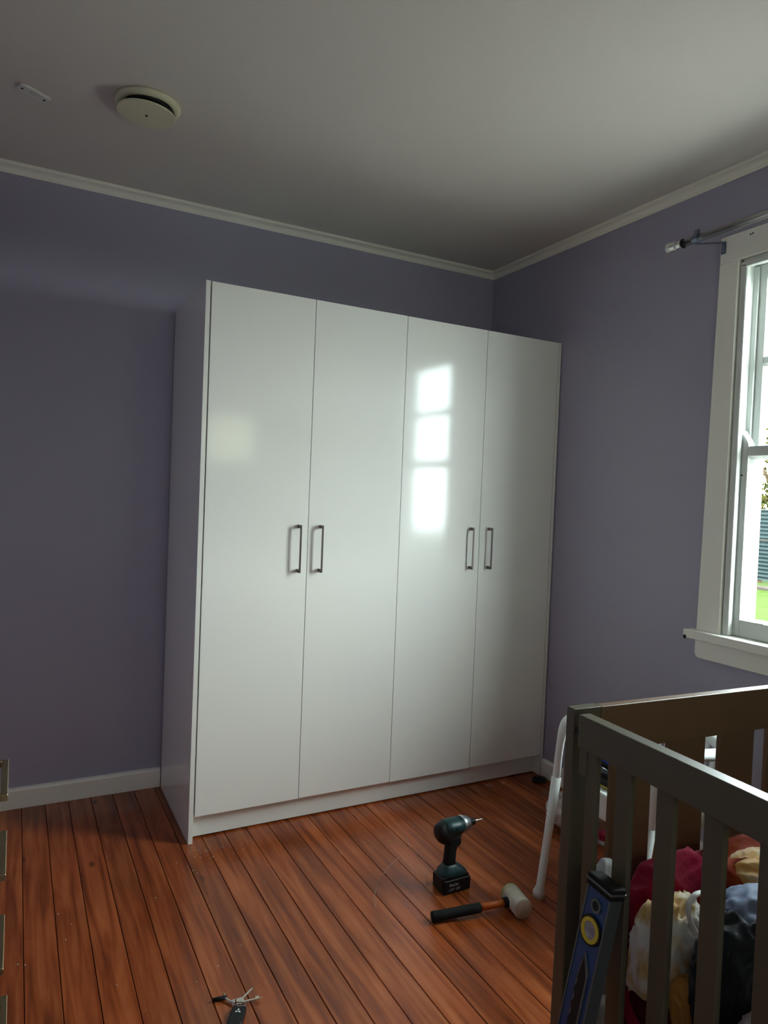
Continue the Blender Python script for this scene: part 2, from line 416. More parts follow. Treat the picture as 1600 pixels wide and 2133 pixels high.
# casing as tapered boards (left board stands slightly out of plumb)
def casing(y_out_b, y_out_t, y_in_b, y_in_t, z0, z1):
    return prism(B(), [(y_out_b, z0), (y_in_b, z0), (y_in_t, z1), (y_out_t, z1)], lambda u, v, d: (d, u, v), -.021, 0)
wobj('casing', casing(-1.478, -1.500, -1.578, -1.580, .915, 2.347), 'trim')
wobj('casing', casing(-2.397, -2.397, -2.305, -2.305, .915, 2.347), 'trim')
wobj('casing', bx((-.021, -2.397, 2.347), (0, -1.500, 2.449)), 'trim')
wobj('sill', bx((-.052, -2.435, .882), (.03, -1.442, .917)), 'trim', .004)
ap = prism(B(), [(-1.474, .882), (-1.474, .822), (-1.482, .810), (-1.492, .806), (-2.385, .806), (-2.401, .815), (-2.401, .882)], lambda u, v, d: (d, u, v), -.020, 0)
wobj('apron', ap, 'trim')
# jamb linings, stop beads, parting beads
for s, y in ((1, WY1), (-1, WY0)):
    a, b = sorted((y, y-s*.012))
    wobj('jamb', bx((-.004, a, WZ0+.01), (.14, b, WZ1)))
    a, b = sorted((y, y-s*.028))
    wobj('stop_bead', bx((-.012, a, .917), (.014, b, WZ1-.02)), bevel=.005)
    a, b = sorted((y, y-s*.030))
    wobj('parting_bead', bx((.055, a, .917), (.066, b, WZ1-.02)))
    a, b = sorted((y, y-s*.034))
    wobj('outer_stop', bx((.112, a, .917), (.14, b, WZ1-.02)))
wobj('jamb', bx((-.004, WY0, WZ1-.014), (.14, WY1, WZ1)))
wobj('stop_bead', bx((-.012, WY0, WZ1-.032), (.014, WY1, WZ1-.012)), bevel=.004)
wobj('outer_sill', bx((.03, WY0, .86), (.19, WY1, .917)))
yl, yr = WY1-.013, WY0+.013
# lower sash
def stile_horn(y_a, y_b, x0, x1, z0, z1, horn):
    poly = [(y_a, z0), (y_b, z0), (y_b, z1)]
    if horn:
        sgn = 1 if y_b < y_a else -1
        poly += [(y_b+sgn*.002, z1+.012), (y_b+sgn*.012, z1+.030), (y_b+sgn*.026, z1+.048), (y_b+sgn*.034, z1+.062)]
        poly += [(y_a, z1+.062)]
    else: poly += [(y_a, z1)]
    return prism(B(), poly, lambda u, v, d: (d, u, v), x0, x1)
SX0, SX1 = .016, .054
LT = 1.640
wobj('sash_stile', stile_horn(yl, yl-.040, SX0, SX1, .918, LT, True))
wobj('sash_stile', stile_horn(yr, yr+.040, SX0, SX1, .918, LT, True))
wobj('sash_rail', bx((SX0, yr+.040, .918), (SX1, yl-.040, .982)))
wobj('sash_rail', bx((SX0, yr+.040, LT-.038), (SX1, yl-.040, LT)))
def bevel_frame(y0, y1, z0, z1, x0, x1, d):
    """sloping putty moulding inside a sash"""
    bm = B()
    o = [(y0, z0), (y1, z0), (y1, z1), (y0, z1)]; i = [(y0-d, z0+d), (y1+d, z0+d), (y1+d, z1-d), (y0-d, z1-d)]
    A = [bm.verts.new((x0, *p)) for p in o]; C = [bm.verts.new((x1, *p)) for p in i]; D = [bm.verts.new((x1, *p)) for p in o]
    for k in range(4):
        k2 = (k+1) % 4
        bm.faces.new((A[k], A[k2], C[k2], C[k])); bm.faces.new((C[k], C[k2], D[k2], D[k])); bm.faces.new((D[k], D[k2], A[k2], A[k]))
    return bm
wobj('glazing_moulding', bevel_frame(yl-.040, yr+.040, .982, LT-.038, SX0+.006, SX0+.024, .010), bevel=0)
wobj('pane', bx((SX0+.024, yr+.030, .972), (SX0+.027, yl-.030, LT-.028)), 'glass', 0)
# upper sash
UX0, UX1 = .068, .106
wobj('sash_stile', bx((UX0, yl-.045, 1.60), (UX1, yl, 2.333)))
wobj('sash_stile', bx((UX0, yr, 1.60), (UX1, yr+.045, 2.333)))
wobj('sash_rail', bx((UX0, yr+.045, 1.602), (UX1, yl-.045, 1.640)))
wobj('sash_rail', bx((UX0, yr+.045, 2.283), (UX1, yl-.045, 2.333)))
wobj('glazing_bar', bx((UX0+.002, yr+.045, 1.955), (UX1-.002, yl-.045, 1.979)))
wobj('glazing_moulding', bevel_frame(yl-.045, yr+.045, 1.979, 2.283, UX0+.004, UX0+.018, .008), bevel=0)
wobj('glazing_moulding', bevel_frame(yl-.045, yr+.045, 1.640, 1.955, UX0+.004, UX0+.018, .008), bevel=0)
wobj('pane', bx((UX0+.019, yr+.040, 1.975), (UX0+.022, yl-.040, 2.29)), 'glass', 0)
wobj('pane', bx((UX0+.019, yr+.040, 1.63), (UX0+.022, yl-.040, 1.958)), 'glass', 0)
wobj('screw_hole', lathe(B(), [(0, 0), (.0035, 0), (.0035, .001), (0, .0012)], (SX0, -1.614, 1.53), (-1, 0, 0), 12), 'gap', 0)
for yy, zz in ((-1.625, 2.427), (-1.634, 2.428)):
    wobj('screw_hole', lathe(B(), [(0, 0), (.003, 0), (.003, .0008), (0, .001)], (-.021, yy, zz), (-1, 0, 0), 12), 'gap', 0)
wobj('chip', lathe(B(), [(0, 0), (.008, 0), (.007, .0008), (0, .001)], (-.0525, -1.452, .886), (-1, 0, 0), 10), 'gap', 0)
# two little paint flakes / catch on the bottom rail
wobj('paint_flake', bx((SX0-.003, -1.735, .975), (SX0, -1.70, .983)), 'sash', .001)

# ------------------------------------------------------------------ outside
GZ = -.5
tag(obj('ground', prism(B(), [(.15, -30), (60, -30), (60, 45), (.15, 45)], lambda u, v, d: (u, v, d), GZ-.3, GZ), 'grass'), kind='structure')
tag(obj('bounce_slab', bx((.16, -9, GZ), (8.2, 8, GZ+.03)), 'reflector', bevel=.01), 'added unseen pale concrete patio outside the window', 'reflector', kind='structure')  # slab added out of view to bounce light onto the ceiling
ke = empty('kerb_row', (13.3, 7, GZ), 'row of pinkish concrete edging blocks crossing the lawn before the fence', 'edging')
for i in range(14):
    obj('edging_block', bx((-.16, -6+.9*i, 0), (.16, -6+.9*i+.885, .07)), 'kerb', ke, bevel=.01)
fe = empty('corrugated_fence', (14.6, 8, GZ), 'grey green corrugated iron fence across the lawn, seen through the lower window pane', 'fence')
def corr(y0, y1, z0, z1):
    bm = B(); n = int((z1-z0)/.0125); rows = []
    for i in range(n+1):
        z = z0+(z1-z0)*i/n; x = .020*math.sin(2*PI*z/.10)
        rows.append([bm.verts.new((x, y0, z)), bm.verts.new((x, y1, z)), bm.verts.new((x+.004, y0, z)), bm.verts.new((x+.004, y1, z))])
    for a, b in zip(rows, rows[1:]):
        bm.faces.new((a[0], a[1], b[1], b[0])); bm.faces.new((a[2], b[2], b[3], a[3]))
    return bm
for i in range(6):
    y0 = -7.5+2.5*i
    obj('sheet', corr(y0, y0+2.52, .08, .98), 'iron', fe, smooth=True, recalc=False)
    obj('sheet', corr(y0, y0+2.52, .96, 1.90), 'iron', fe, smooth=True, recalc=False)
    obj('post', bx((.04, y0-.05, 0), (.12, y0+.05, 1.92)), 'bark', fe)
obj('rail', bx((-.035, -7.5, 1.10), (-.02, 7.5, 1.13)), 'kerb', fe)

def tree(x, y, h, cr_, label, seed, n=9000):
    r = random.Random(seed)
    t = empty('garden_tree', (x, y, GZ), label, 'tree', 'sunlit trees behind the fence')
    tb = B(); tube(tb, [(0, 0, 0), (.05, .02, h*.25), (-.03, .05, h*.5), (.02, 0, h*.75)], [.16, .13, .09, .04], 10)
    for k in range(7):
        a = r.uniform(0, 2*PI); z = h*r.uniform(.25, .6); q = Vector((math.cos(a), math.sin(a), .6))*r.uniform(.8, 1.6)
        tube(tb, [(0, 0, z), Vector((0, 0, z))+q*.5, Vector((0, 0, z+.2))+q], [.06, .04, .015], 6)
    obj('trunk', tb, 'bark', t, smooth=True)
    bm = B(); cl = [(Vector((r.gauss(0, .42)*cr_, r.gauss(0, .42)*cr_, h*.60+r.gauss(0, .24)*h*.8)), r.uniform(.3, .6)*cr_*.6) for _ in range(34)]
    for i in range(n):
        c, rad = r.choice(cl); d = Vector((r.gauss(0, 1), r.gauss(0, 1), r.gauss(0, 1))).normalized()*rad*r.random()**.4
        p = c+d
        if p.z < .9: continue
        e = Euler((r.uniform(0, PI), r.uniform(0, PI), r.uniform(0, PI))).to_matrix(); s = r.uniform(.05, .10)
        v = [bm.verts.new(p+e@Vector(q)*s) for q in ((-1, 0, 0), (0, -.5, .1), (1, 0, 0), (0, .5, .1))]
        bm.faces.new(v)
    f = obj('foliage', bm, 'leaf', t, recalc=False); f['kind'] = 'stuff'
tree(17.6, 9.4, 4.4, 2.6, 'leafy yellow green tree rising over the iron fence, left in the window', 3)
tree(18.4, 1.6, 4.8, 2.6, 'leafy yellow green tree further right beyond the iron fence', 5)
tree(20.2, 16.5, 4.6, 2.8, 'leafy tree furthest back beyond the iron fence', 9)

# ================================================================== WARDROBE
WX0, WX1, WF, WH = -1.7929, -.0053, -.6064, 2.2
T = .018
wd = empty('wardrobe', ((WX0+WX1)/2, -.3, 0), 'tall gloss white four-door wardrobe in the corner against the lilac wall', 'wardrobe')
ox, oy = wd.location.x, wd.location.y
def L(a, b): return bx((a[0]-ox, a[1]-oy, a[2]), (b[0]-ox, b[1]-oy, b[2]))
obj('side_panel', L((WX0, WF, 0), (WX0+T, -.022, WH)), 'carcass', wd, bevel=.0008, seg=1)
obj('side_panel', L((WX1-T, WF, 0), (WX1, -.001, WH)), 'carcass', wd, bevel=.0008, seg=1)
obj('top_panel', L((WX0+T, WF+T+.003, WH-T), (WX1-T, -.001, WH)), 'carcass', wd)
obj('bottom_panel', L((WX0+T, WF+T+.003, .095), (WX1-T, -.002, .113)), 'carcass', wd)
obj('back_panel', L((WX0+T, -.008, .113), (WX1-T, -.002, WH-T)), 'carcass', wd)
obj('divider', L(((WX0+WX1)/2-.009, WF+T+.004, .113), ((WX0+WX1)/2+.009, -.01, WH-T)), 'carcass', wd)
obj('plinth', L((WX0+T, WF+.045, .007), (WX1-T, WF+.061, .094)), 'carcass', wd)
dw = (WX1-WX0-2*T)/4
def handle_bm(x, y):
    bm = B(); z0, z1 = 1.066, 1.264
    box(bm, (x-.0035, y-.036, z0), (x+.0035, y-.030, z1))
    for a in (z0, z1-.014):
        box(bm, (x-.0035, y-.030, a), (x+.0035, y, a+.014))
    return bm
hx = [-1.381, -1.284, -.517, -.411]
for i in range(4):
    gl_ = .0052 if i == 0 else .0014; gr_ = .0025 if i == 3 else .0014
    a = WX0+T+dw*i+gl_; b = WX0+T+dw*(i+1)-gr_
    d = obj('door', L((a, WF, .105+.0015*(i % 2)), (b, WF+T, WH-.0012)), 'door', wd, bevel=.0009, seg=2)
    h = obj('handle', handle_bm(hx[i]-ox, WF-oy), 'handle', d, bevel=.0006, seg=1)
    h['label'] = 'dark nickel square bar handle'

# ================================================================== CEILING FITTINGS
v = empty('ceiling_vent', (-2.052, -.785, ZC), 'round cream ceiling vent with a tilted disc hanging below its ring', 'vent')
rim = [(.062, 0), (.108, 0), (.1085, -.006), (.103, -.014), (.092, -.019), (.083, -.016), (.078, -.006), (.062, -.003)]
obj('rim', lathe(B(), rim, seg=56, close=True), 'vent', v, smooth=True)
obj('duct', lathe(B(), [(0, -.001), (.07, -.001), (.074, -.012), (.071, -.014), (0, -.010)], seg=40), 'ventdark', v)
dk = obj('disc', lathe(B(), [(0, 0), (.090, 0), (.0965, -.001), (.0975, -.004), (.095, -.0062), (.003, -.0075), (.003, -.006), (0, -.006)], seg=56), 'vent', v, smooth=False)
dk.location = (-.004, -.008, -.036); dk.rotation_euler = (math.radians(3), math.radians(2), 0)
obj('spindle', lathe(B(), [(0, -.001), (.004, -.001), (.004, -.046), (.0025, -.048), (0, -.048)], (-.004, -.008, 0), seg=12), 'ventdark', v)
ang = math.atan2(.045, .073)
pt = empty('ceiling_mounting_plate', (-2.400, -.655, ZC), 'small off-white mounting plate with two screw holes left of the round vent', 'ceiling fitting', rot=(0, 0, ang))
pl_ = B(); prism(pl_, [(-.052, -.014), (-.040, -.022), (.046, -.022), (.054, -.016), (.054, .016), (.046, .022), (-.040, .022), (-.052, .014)], lambda a, b, d: (a, b, d), -.009, 0)
obj('plate', pl_, 'plate', pt, bevel=.0015)
for xx in (-.038, .040):
    obj('screw_hole', lathe(B(), [(0, 0), (.0042, 0), (.0042, -.0012), (0, -.0014)], (xx, 0, -.009), seg=12), 'gap', pt)
obj('hook', tube(B(), [(-.012, -.004, -.009), (-.008, -.007, -.016), (.004, -.007, -.016), (.009, -.004, -.009)], .002, 8), 'plate', pt, smooth=True)

# ================================================================== CURTAIN ROD
RX, RZ = -.100, 2.446
cr_ = empty('curtain_rod', (RX, -1.9, RZ), 'satin metal curtain rod with a drum finial above the window', 'curtain rod')
oy_ = -1.9
obj('rod', tube(B(), [(0, -1.365-oy_, 0), (0, -2.50-oy_, 0)], .0155, 20), 'chrome', cr_, smooth=True)
fin = obj('finial', lathe(B(), [(0, 0), (.017, 0), (.0205, .002), (.0205, .004), (.0195, .006), (.0205, .008), (.0205, .010), (.0195, .012), (.0205, .014), (.0205, .016), (.0195, .018), (.0205, .020), (.0205, .040), (.018, .043), (.013, .044), (.0125, .052), (.016, .054), (.016, .064), (.0135, .066), (0, .066)], (0, -1.318-oy_, 0), (0, -1, 0), 28), 'chrome', cr_)
obj('collar', lathe(B(), [(.0150, 0), (.0180, 0), (.0190, .003), (.0180, .006), (.0150, .006)], (0, -1.388-oy_, 0), (0, -1, 0), 24), 'black', cr_)
obj('finial', lathe(B(), [(0, 0), (.017, 0), (.0205, .002), (.0205, .040), (.018, .043), (.013, .044), (0, .045)], (0, -2.56-oy_, 0), (0, 1, 0), 28), 'chrome', cr_)
def bracket(y):
    bm = B()
    lathe(bm, [(.0156, -.011), (.0185, -.011), (.0185, .011), (.0156, .011)], (0, y-oy_, 0), (0, 1, 0), 24, close=True)
    box(bm, (-.006, y-.009-oy_, .018), (-.003, y+.009-oy_, .034)); box(bm, (.001, y-.009-oy_, .018), (.004, y+.009-oy_, .034))
    tube(bm, [(-.010, y-oy_, .026), (.008, y-oy_, .026)], .0028, 8)
    y2 = y-.06 if y > -1.9 else y+.06
    b2 = B()
    # arm sweeping back to the casing, then a screw plate
    s = -1 if y > -1.9 else 1
    x2 = .0788-.003
    prism(b2, [(.006, .0), (x2, s*.062), (x2, s*.062-.020), (.006, -.018)], lambda a, b, d: (a, y+b+.009-oy_, d), -.019, -.0165)
    a, c = sorted((y+s*.062+.009, y+s*.062-.011))
    box(b2, (x2, a-oy_, -.062), (x2+.0028, c-oy_, -.0165))
    k = obj('bracket', bm, 'steel', cr_)
    obj('bracket_arm', b2, 'steel', k)
    for zz in (-.032, -.052):
        obj('screw', lathe(B(), [(0, 0), (.0035, 0), (.003, .0015), (0, .002)], (x2, (a+c)/2-oy_, zz), (-1, 0, 0), 10), 'chrome', k)
bracket(-1.452); bracket(-2.41)

# ================================================================== CRIB
CA = math.radians(-4.0)
crib = empty('crib', (-1.324, -2.159, 0), 'grey brown slatted wooden crib under the window, heaped with blankets', 'crib', rot=(0, 0, CA))
CM = Matrix.Translation((-1.324, -2.159, 0)) @ Matrix.Rotation(CA, 4, 'Z')
CLN, CWD = 1.215, .74
def post(u0, u1, v0, v1, flare=.010):
    bm = B()
    a = [bm.verts.new(p) for p in ((u0, -v0+flare, 0), (u1, -v0+flare, 0), (u1, -v1-.003, 0), (u0, -v1-.003, 0))]
    c = [bm.verts.new(p) for p in ((u0, -v0, .95), (u1, -v0, .95), (u1, -v1, .95), (u0, -v1, .95))]
    bm.faces.new(a); bm.faces.new(c[::-1])
    for i in range(4): bm.faces.new((a[i], c[i], c[(i+1) % 4], a[(i+1) % 4]))
    return bm
for u0, u1 in ((0, .074), (CLN-.074, CLN)):
    obj('post', post(u0, u1, 0, .027), 'cribwood', crib, bevel=.002)
    obj('post', post(u0, u1, CWD-.027, CWD, -.004), 'cribwood', crib, bevel=.002)
for v0 in (.0015, CWD-.0265):
    obj('top_rail', bx((.0755, -v0-.025, .845), (CLN-.0755, -v0, .949)), 'cribin', crib, bevel=.002)
    obj('bottom_rail', bx((.0755, -v0-.022, .13), (CLN-.0755, -v0-.002, .19)), 'cribin', crib, bevel=.002)
    for k in range(6):
        u = .119+.171*k
        obj('slat', bx((u, -v0-.018, .19), (u+.122, -v0-.006, .8455)), 'cribin', crib, bevel=.0015, seg=1)
for u0 in (-.014, CLN-.020):
    obj('end_rail', bx((u0, -CWD+.040, .880), (u0+.030, -.058, .950)), 'cribwood', crib, bevel=.002)
    obj('end_bottom_rail', bx((u0+.004, -CWD+.040, .13), (u0+.026, -.058, .19)), 'cribwood', crib, bevel=.002)
    for a, b in ((-.081, -.058), (-CWD+.040, -CWD+.060)):
        obj('corner_block', bx((u0+.006, a, .822), (u0+.026, b, .8805)), 'cribwood', crib)
    for k in range(6):
        lf = .078 if k == 0 else .166+.107*(k-1)
        ww = .032 if k == 0 else .041
        obj('slat', bx((u0+.008, -lf-ww, .19), (u0+.022, -lf, .8805)), 'cribwood', crib, bevel=.0015, seg=1)
    for vv in (.027, CWD-.041):
        obj('rail_bolt', bx((u0+.016, -vv-.033, .90), (u0+.024, -vv+.0, .91)), 'black', crib)
obj('mattress_base', bx((.02, -CWD+.03, .195), (CLN-.03, -.03, .215)), 'cribin', crib)
mt = obj('crib_mattress', bx((.016, -CWD+.034, 0), (CLN-.026, -.034, .10)), 'sheet', bevel=.02, seg=3)
mt.matrix_world = CM @ Matrix.Translation((0, 0, .216)); tag(mt, 'beige sheeted mattress lying in the bottom of the crib', 'mattress')

# ------------------------------------------------------------------ bedding heap
def cloth(name, c, rad, m, seed, amp=.16, freq=2.4, zmin=.318, rot=0., sub=5, fold=(1, 1, 1)):
    bm = B(); bmesh.ops.create_icosphere(bm, subdivisions=sub, radius=1.0)
    rx, ry, rz = rad; rm = Matrix.Rotation(rot, 3, 'Z')
    for vt in bm.verts:
        p = vt.co.copy(); q = Vector((p.x*fold[0], p.y*fold[1], p.z*fold[2]))*freq+Vector((seed*3.1, seed*1.7, seed*.9))
        q += Vector((noise.noise(q*.6), noise.noise(q*.6+Vector((9, 0, 0))), 0))*.9
        a = 1-abs(noise.noise(q))*2.4; b = 1-abs(noise.noise(q*2.1+Vector((5, 3, 1))))*2.2
        d = 1+amp*(a*.75+b*.35)
        s = Vector((math.copysign(abs(p.x)**.85, p.x)*rx, math.copysign(abs(p.y)**.85, p.y)*ry, math.copysign(abs(p.z)**.8, p.z)*rz))*d
        s = rm @ s; s.z += c[2]
        if s.z < zmin: s.z = zmin+(s.z-zmin)*.02
        vt.co = Vector((s.x+c[0], s.y+c[1], s.z))
    org = Vector((c[0], c[1], zmin))
    for vt in bm.verts:
        vt.co -= org
        if vt.co.z < 0: vt.co.z = 0
    o = obj(name, bm, m, smooth=True, recalc=False)
    o.matrix_world = CM @ Matrix.Translation(org)
    return o

tag(cloth('blanket', (.245, -.112, .46), (.150, .062, .155), 'crimson', 1, .14, 2.2, fold=(1, .5, .6)), 'crimson plush blanket bunched against the back rail of the crib', 'blanket')
tag(cloth('blanket', (.43, -.150, .47), (.19, .085, .158), 'satin', 4, .16, 2.3, fold=(.7, 1.3, .8)), 'rust red printed blanket with orange patches, right of the crimson one in the crib', 'blanket')
cb = cloth('blanket', (.140, -.195, .45), (.088, .050, .135), 'cream', 8, .18, 2.4)
tag(cb, 'cream and tan plush blanket crumpled in front of the crimson one in the crib', 'blanket')
jk = cloth('jacket', (.180, -.325, .48), (.088, .070, .135), 'navy', 12, .16, 2.2)
tag(jk, 'black jacket with white piping and blue grey lining on the crib heap', 'jacket')
tag(cloth('towel', (.125, -.465, .43), (.080, .080, .105), 'mauve', 15, .08, 3.0), 'fuzzy mauve brown towel in the near part of the crib', 'towel')
tag(cloth('blanket', (.085, -.185, .37), (.045, .080, .060), 'maroon', 17, .20, 2.6), 'dark maroon blanket pressed low against the end slats of the crib', 'blanket')
tag(cloth('blanket', (.110, -.262, .40), (.035, .030, .075), 'ochre', 19, .12, 2.4), 'small fold of ochre plush below the black jacket in the crib', 'blanket')
tag(cloth('pillow', (.058, -.085, .49), (.034, .036, .140), 'pillow', 22, .06, 1.6), 'white pillow corner upright behind the blue level in the crib', 'pillow')

# jacket details, children of the jacket (coordinates relative to its origin)
def jloc(p): return Vector(p)-Vector((.180, -.325, .318))
lin = B(); bmesh.ops.create_icosphere(lin, subdivisions=4, radius=1)
for vt in lin.verts:
    p = vt.co; d = 1+.18*(1-abs(noise.noise(p*2.2+Vector((4, 4, 4))))*2.2)
    vt.co = jloc((.245, -.310, .612))+Vector((p.x*.075*d, p.y*.060*d, p.z*.035*d))
obj('lining', lin, 'lining', jk, smooth=True)['label'] = 'blue grey lining'
pp = spline([jloc(p) for p in ((.112, -.285, .662), (.093, -.285, .660), (.079, -.285, .645), (.079, -.285, .626), (.092, -.285, .600), (.103, -.290, .580))], 8)
obj('piping', tube(B(), pp, .0065, 10, flat=.5), 'whiteprint', jk, smooth=True)['label'] = 'white piping'

# hem of the tan blanket with dark blanket stitches
hem = cloth('blanket', (.405, -.185, .600), (.080, .045, .036), 'tan', 27, .16, 2.2, zmin=.555)
tag(hem, 'tan cream corner of a stitched blanket lying on the rust red one in the crib', 'blanket')
he = B()
for i in range(16):
    a = 3.3+.16*i; p = Vector((.088*math.cos(a), .050*math.sin(a), .040))
    tube(he, [p, p*1.10+Vector((0, 0, -.006)), p*1.22+Vector((0, 0, -.018))], .0013, 5)
obj('stitching', he, 'stitch', hem)['label'] = 'dark stitches along the scalloped hem'
pk = B()
pts = spline([(-.046, .010, .095), (-.056, -.010, .07), (-.052, -.035, .045), (-.046, -.060, .02)], 8)
tube(pk, pts, .012, 10, flat=.6)
mar = [o for o in bpy.data.objects if o.get('label', '').startswith('dark maroon')][0]
obj('hem', pk, 'crimson', mar, smooth=True)['label'] = 'bright red hem'

# ================================================================== SPIRIT LEVEL
bot = CM @ Vector((-.168, -.160, .004)); top = CM @ Vector((-.048, -.186, .664))
Zl = (top-bot).normalized(); vd = (CM.to_3x3() @ Vector((0, -1, 0))); Xl = (vd-Zl*vd.dot(Zl)).normalized(); Yl = Zl.cross(Xl)
LV = bpy.data.objects.new('spirit_level', None); COL.objects.link(LV)
LV.matrix_world = Matrix(((Xl.x, Yl.x, Zl.x, bot.x), (Xl.y, Yl.y, Zl.y, bot.y), (Xl.z, Yl.z, Zl.z, bot.z), (0, 0, 0, 1)))
tag(LV, 'blue spirit level with a yellow ringed vial leaning against the crib end', 'spirit level')
LL = (top-bot).length; HW = .0325; TH = .031
LF = lambda a, z, d: (a, d, z)
bd = B(); box(bd, (-HW, .002, .0), (HW, TH-.002, LL-.02))
obj('body', bd, 'blue', LV)
for s in (-1, 1):
    a, b = sorted((s*HW, s*(HW-.003)))
    obj('edge_rail', bx((a-.0005, 0, .0), (b+.0005, TH, LL-.02)), 'levelgrey', LV, bevel=.0006, seg=1)
obj('end_cap', bx((-HW-.003, -.003, LL-.024), (HW+.003, TH+.003, LL)), 'rubber', LV, bevel=.003)
obj('end_cap', bx((-HW-.003, -.003, -.002), (HW+.003, TH+.003, .022)), 'rubber', LV, bevel=.003)
obj('cap_band', bx((-HW-.004, -.004, LL-.014), (HW+.004, TH+.004, LL-.009)), 'levelgrey', LV, bevel=.001)
def ring(r0, r1, z, y0, y1, m, name, n=32):
    bm = B(); lathe(bm, [(r0, y0), (r1, y0), (r1, y1), (r0, y1)], (0, 0, z), (0, 1, 0), n, close=True); return obj(name, bm, m, LV)
def disc(r, z, y0, y1, m, name):
    return obj(name, lathe(B(), [(0, y0), (r, y0), (r, y1), (0, y1)], (0, 0, z), (0, 1, 0), 32), m, LV)
zh = LL-.052; zv = LL-.100
ring(.009, .0135, zh, -.001, .003, 'levelgrey', 'hole_ring'); disc(.009, zh, .0010, .0018, 'black', 'hang_hole')
ring(.0235, .0285, zv, -.002, .003, 'black', 'vial_surround'); ring(.0165, .0240, zv, -.0035, .003, 'yellow', 'vial_ring')
disc(.0165, zv, -.001, .0018, 'vial', 'vial')
# hand hole with wavy grip
def grip(z1, z0, w, wave):
    L_ = [(0, z1), (w, z1-.035)]; n = 12
    R_ = []
    for i in range(n+1):
        z = z1-.045-(z1-.045-z0-.03)*i/n
        L_.append((w, z))
        R_.append((-w*.45+wave*math.sin(i*1.5), z))
    L_ += [(w*.5, z0), (-w*.3, z0)]
    return L_+R_[::-1]
obj('grip_surround', prism(B(), grip(zv-.042, zv-.22, .0185, 0), LF, -.0012, .003), 'levelgrey', LV)
obj('grip_hole', prism(B(), grip(zv-.052, zv-.212, .0135, .0028), LF, -.0020, .001), 'black', LV)
disc(.012, .11, -.001, .0018, 'vial', 'vial'); ring(.012, .017, .11, -.003, .003, 'yellow', 'vial_ring')

# ================================================================== WHITE PLASTIC CHAIR
ch = empty('plastic_chair', (-.53, -1.69, 0), 'white moulded plastic armchair standing beyond the crib', 'chair')
cx_, cy_ = -.53, -1.69
def c_(p): return (p[0]-cx_, p[1]-cy_, p[2])
def chair_leg(foot, knee, name='leg', r=(.030, .020, .019, .022)):
    f = Vector(foot); k = Vector(knee)
    pts = [f, f+Vector((0, 0, .02)), f.lerp(k, .10), f.lerp(k, .5), k]
    rr_ = [r[0], r[0]*.95, r[1], r[2], r[3]]
    bm = B(); tube(bm, [c_(p) for p in pts], rr_, 16, square=True, flat=.8, side=(0, 1, 0)); return obj(name, bm, 'plasticwhite', ch, smooth=True)
for yf, ya in ((-1.457, -1.452), (-1.865, -1.868)):
    chair_leg((-.752, yf, 0), (-.690, ya, .42), r=(.021, .014, .014, .017))
    chair_leg((-.320, -1.372 if yf > -1.7 else -1.93, 0), (-.37, -1.50 if yf > -1.7 else -1.83, .40), r=(.020, .017, .02, .024))
    ptz = spline([c_(p) for p in ((-.692, ya, .40), (-.682, ya, .52), (-.668, ya, .585), (-.640, ya, .618), (-.585, ya, .625), (-.45, ya+(.01 if ya > -1.7 else -.01), .615), (-.315, ya-(.03 if ya > -1.7 else -.03), .585))], 6)
    nn = len(ptz)
    obj('armrest', tube(B(), ptz, [.017+.014*max(0, min(1, (i-8)/12)) for i in range(nn)], 14, flat=.55, side=(0, 1, 0)), 'plasticwhite', ch, smooth=True)
sb = B()
SP = [(-.655, -1.50), (-.665, -1.58), (-.668, -1.66), (-.665, -1.74), (-.655, -1.82), (-.56, -1.85), (-.34, -1.82), (-.33, -1.66), (-.34, -1.50), (-.56, -1.47)]
prism(sb, SP, lambda a, b, d: c_((a, b, d)), .418, .436)
obj('seat', sb, 'plasticwhite', ch, bevel=.006, smooth=False)
skb = B(); n = len(SP)
for i in range(n):
    a = Vector(SP[i]).to_3d(); b = Vector(SP[(i+1) % n]).to_3d()
    a.z = b.z = 0; q = (b-a); nrm = Vector((q.y, -q.x, 0)).normalized()*.006
    vs = [skb.verts.new(c_((p.x+s.x, p.y+s.y, z))) for p in (a, b) for s in (Vector(), nrm*-1) for z in (.350, .421)]
    for f in ((0, 1, 5, 4), (2, 6, 7, 3), (0, 2, 3, 1), (4, 5, 7, 6), (0, 4, 6, 2), (1, 3, 7, 5)): skb.faces.new([vs[j] for j in f])
obj('seat_skirt', skb, 'plasticwhite', ch)
for i in range(7):
    bk = B()
    y = -1.52-.0467*i; ztop = .625-.05*abs((i-3)/3)**2
    tube(bk, [c_(p) for p in ((-.34, y, .42), (-.325, y, .50), (-.305, y, .57), (-.29, y, ztop))], .017, 8, flat=.35, side=(0, 1, 0))
    obj('backrest_slat', bk, 'plasticwhite', ch, smooth=True)
tp = spline([c_(p) for p in ((-.345, -1.485, .42), (-.32, -1.478, .52), (-.30, -1.50, .585), (-.285, -1.58, .62), (-.282, -1.66, .625), (-.285, -1.74, .62), (-.30, -1.82, .585), (-.32, -1.842, .52), (-.345, -1.835, .42))], 6)
obj('backrest_frame', tube(B(), tp, .020, 12, flat=.6), 'plasticwhite', ch, smooth=True)

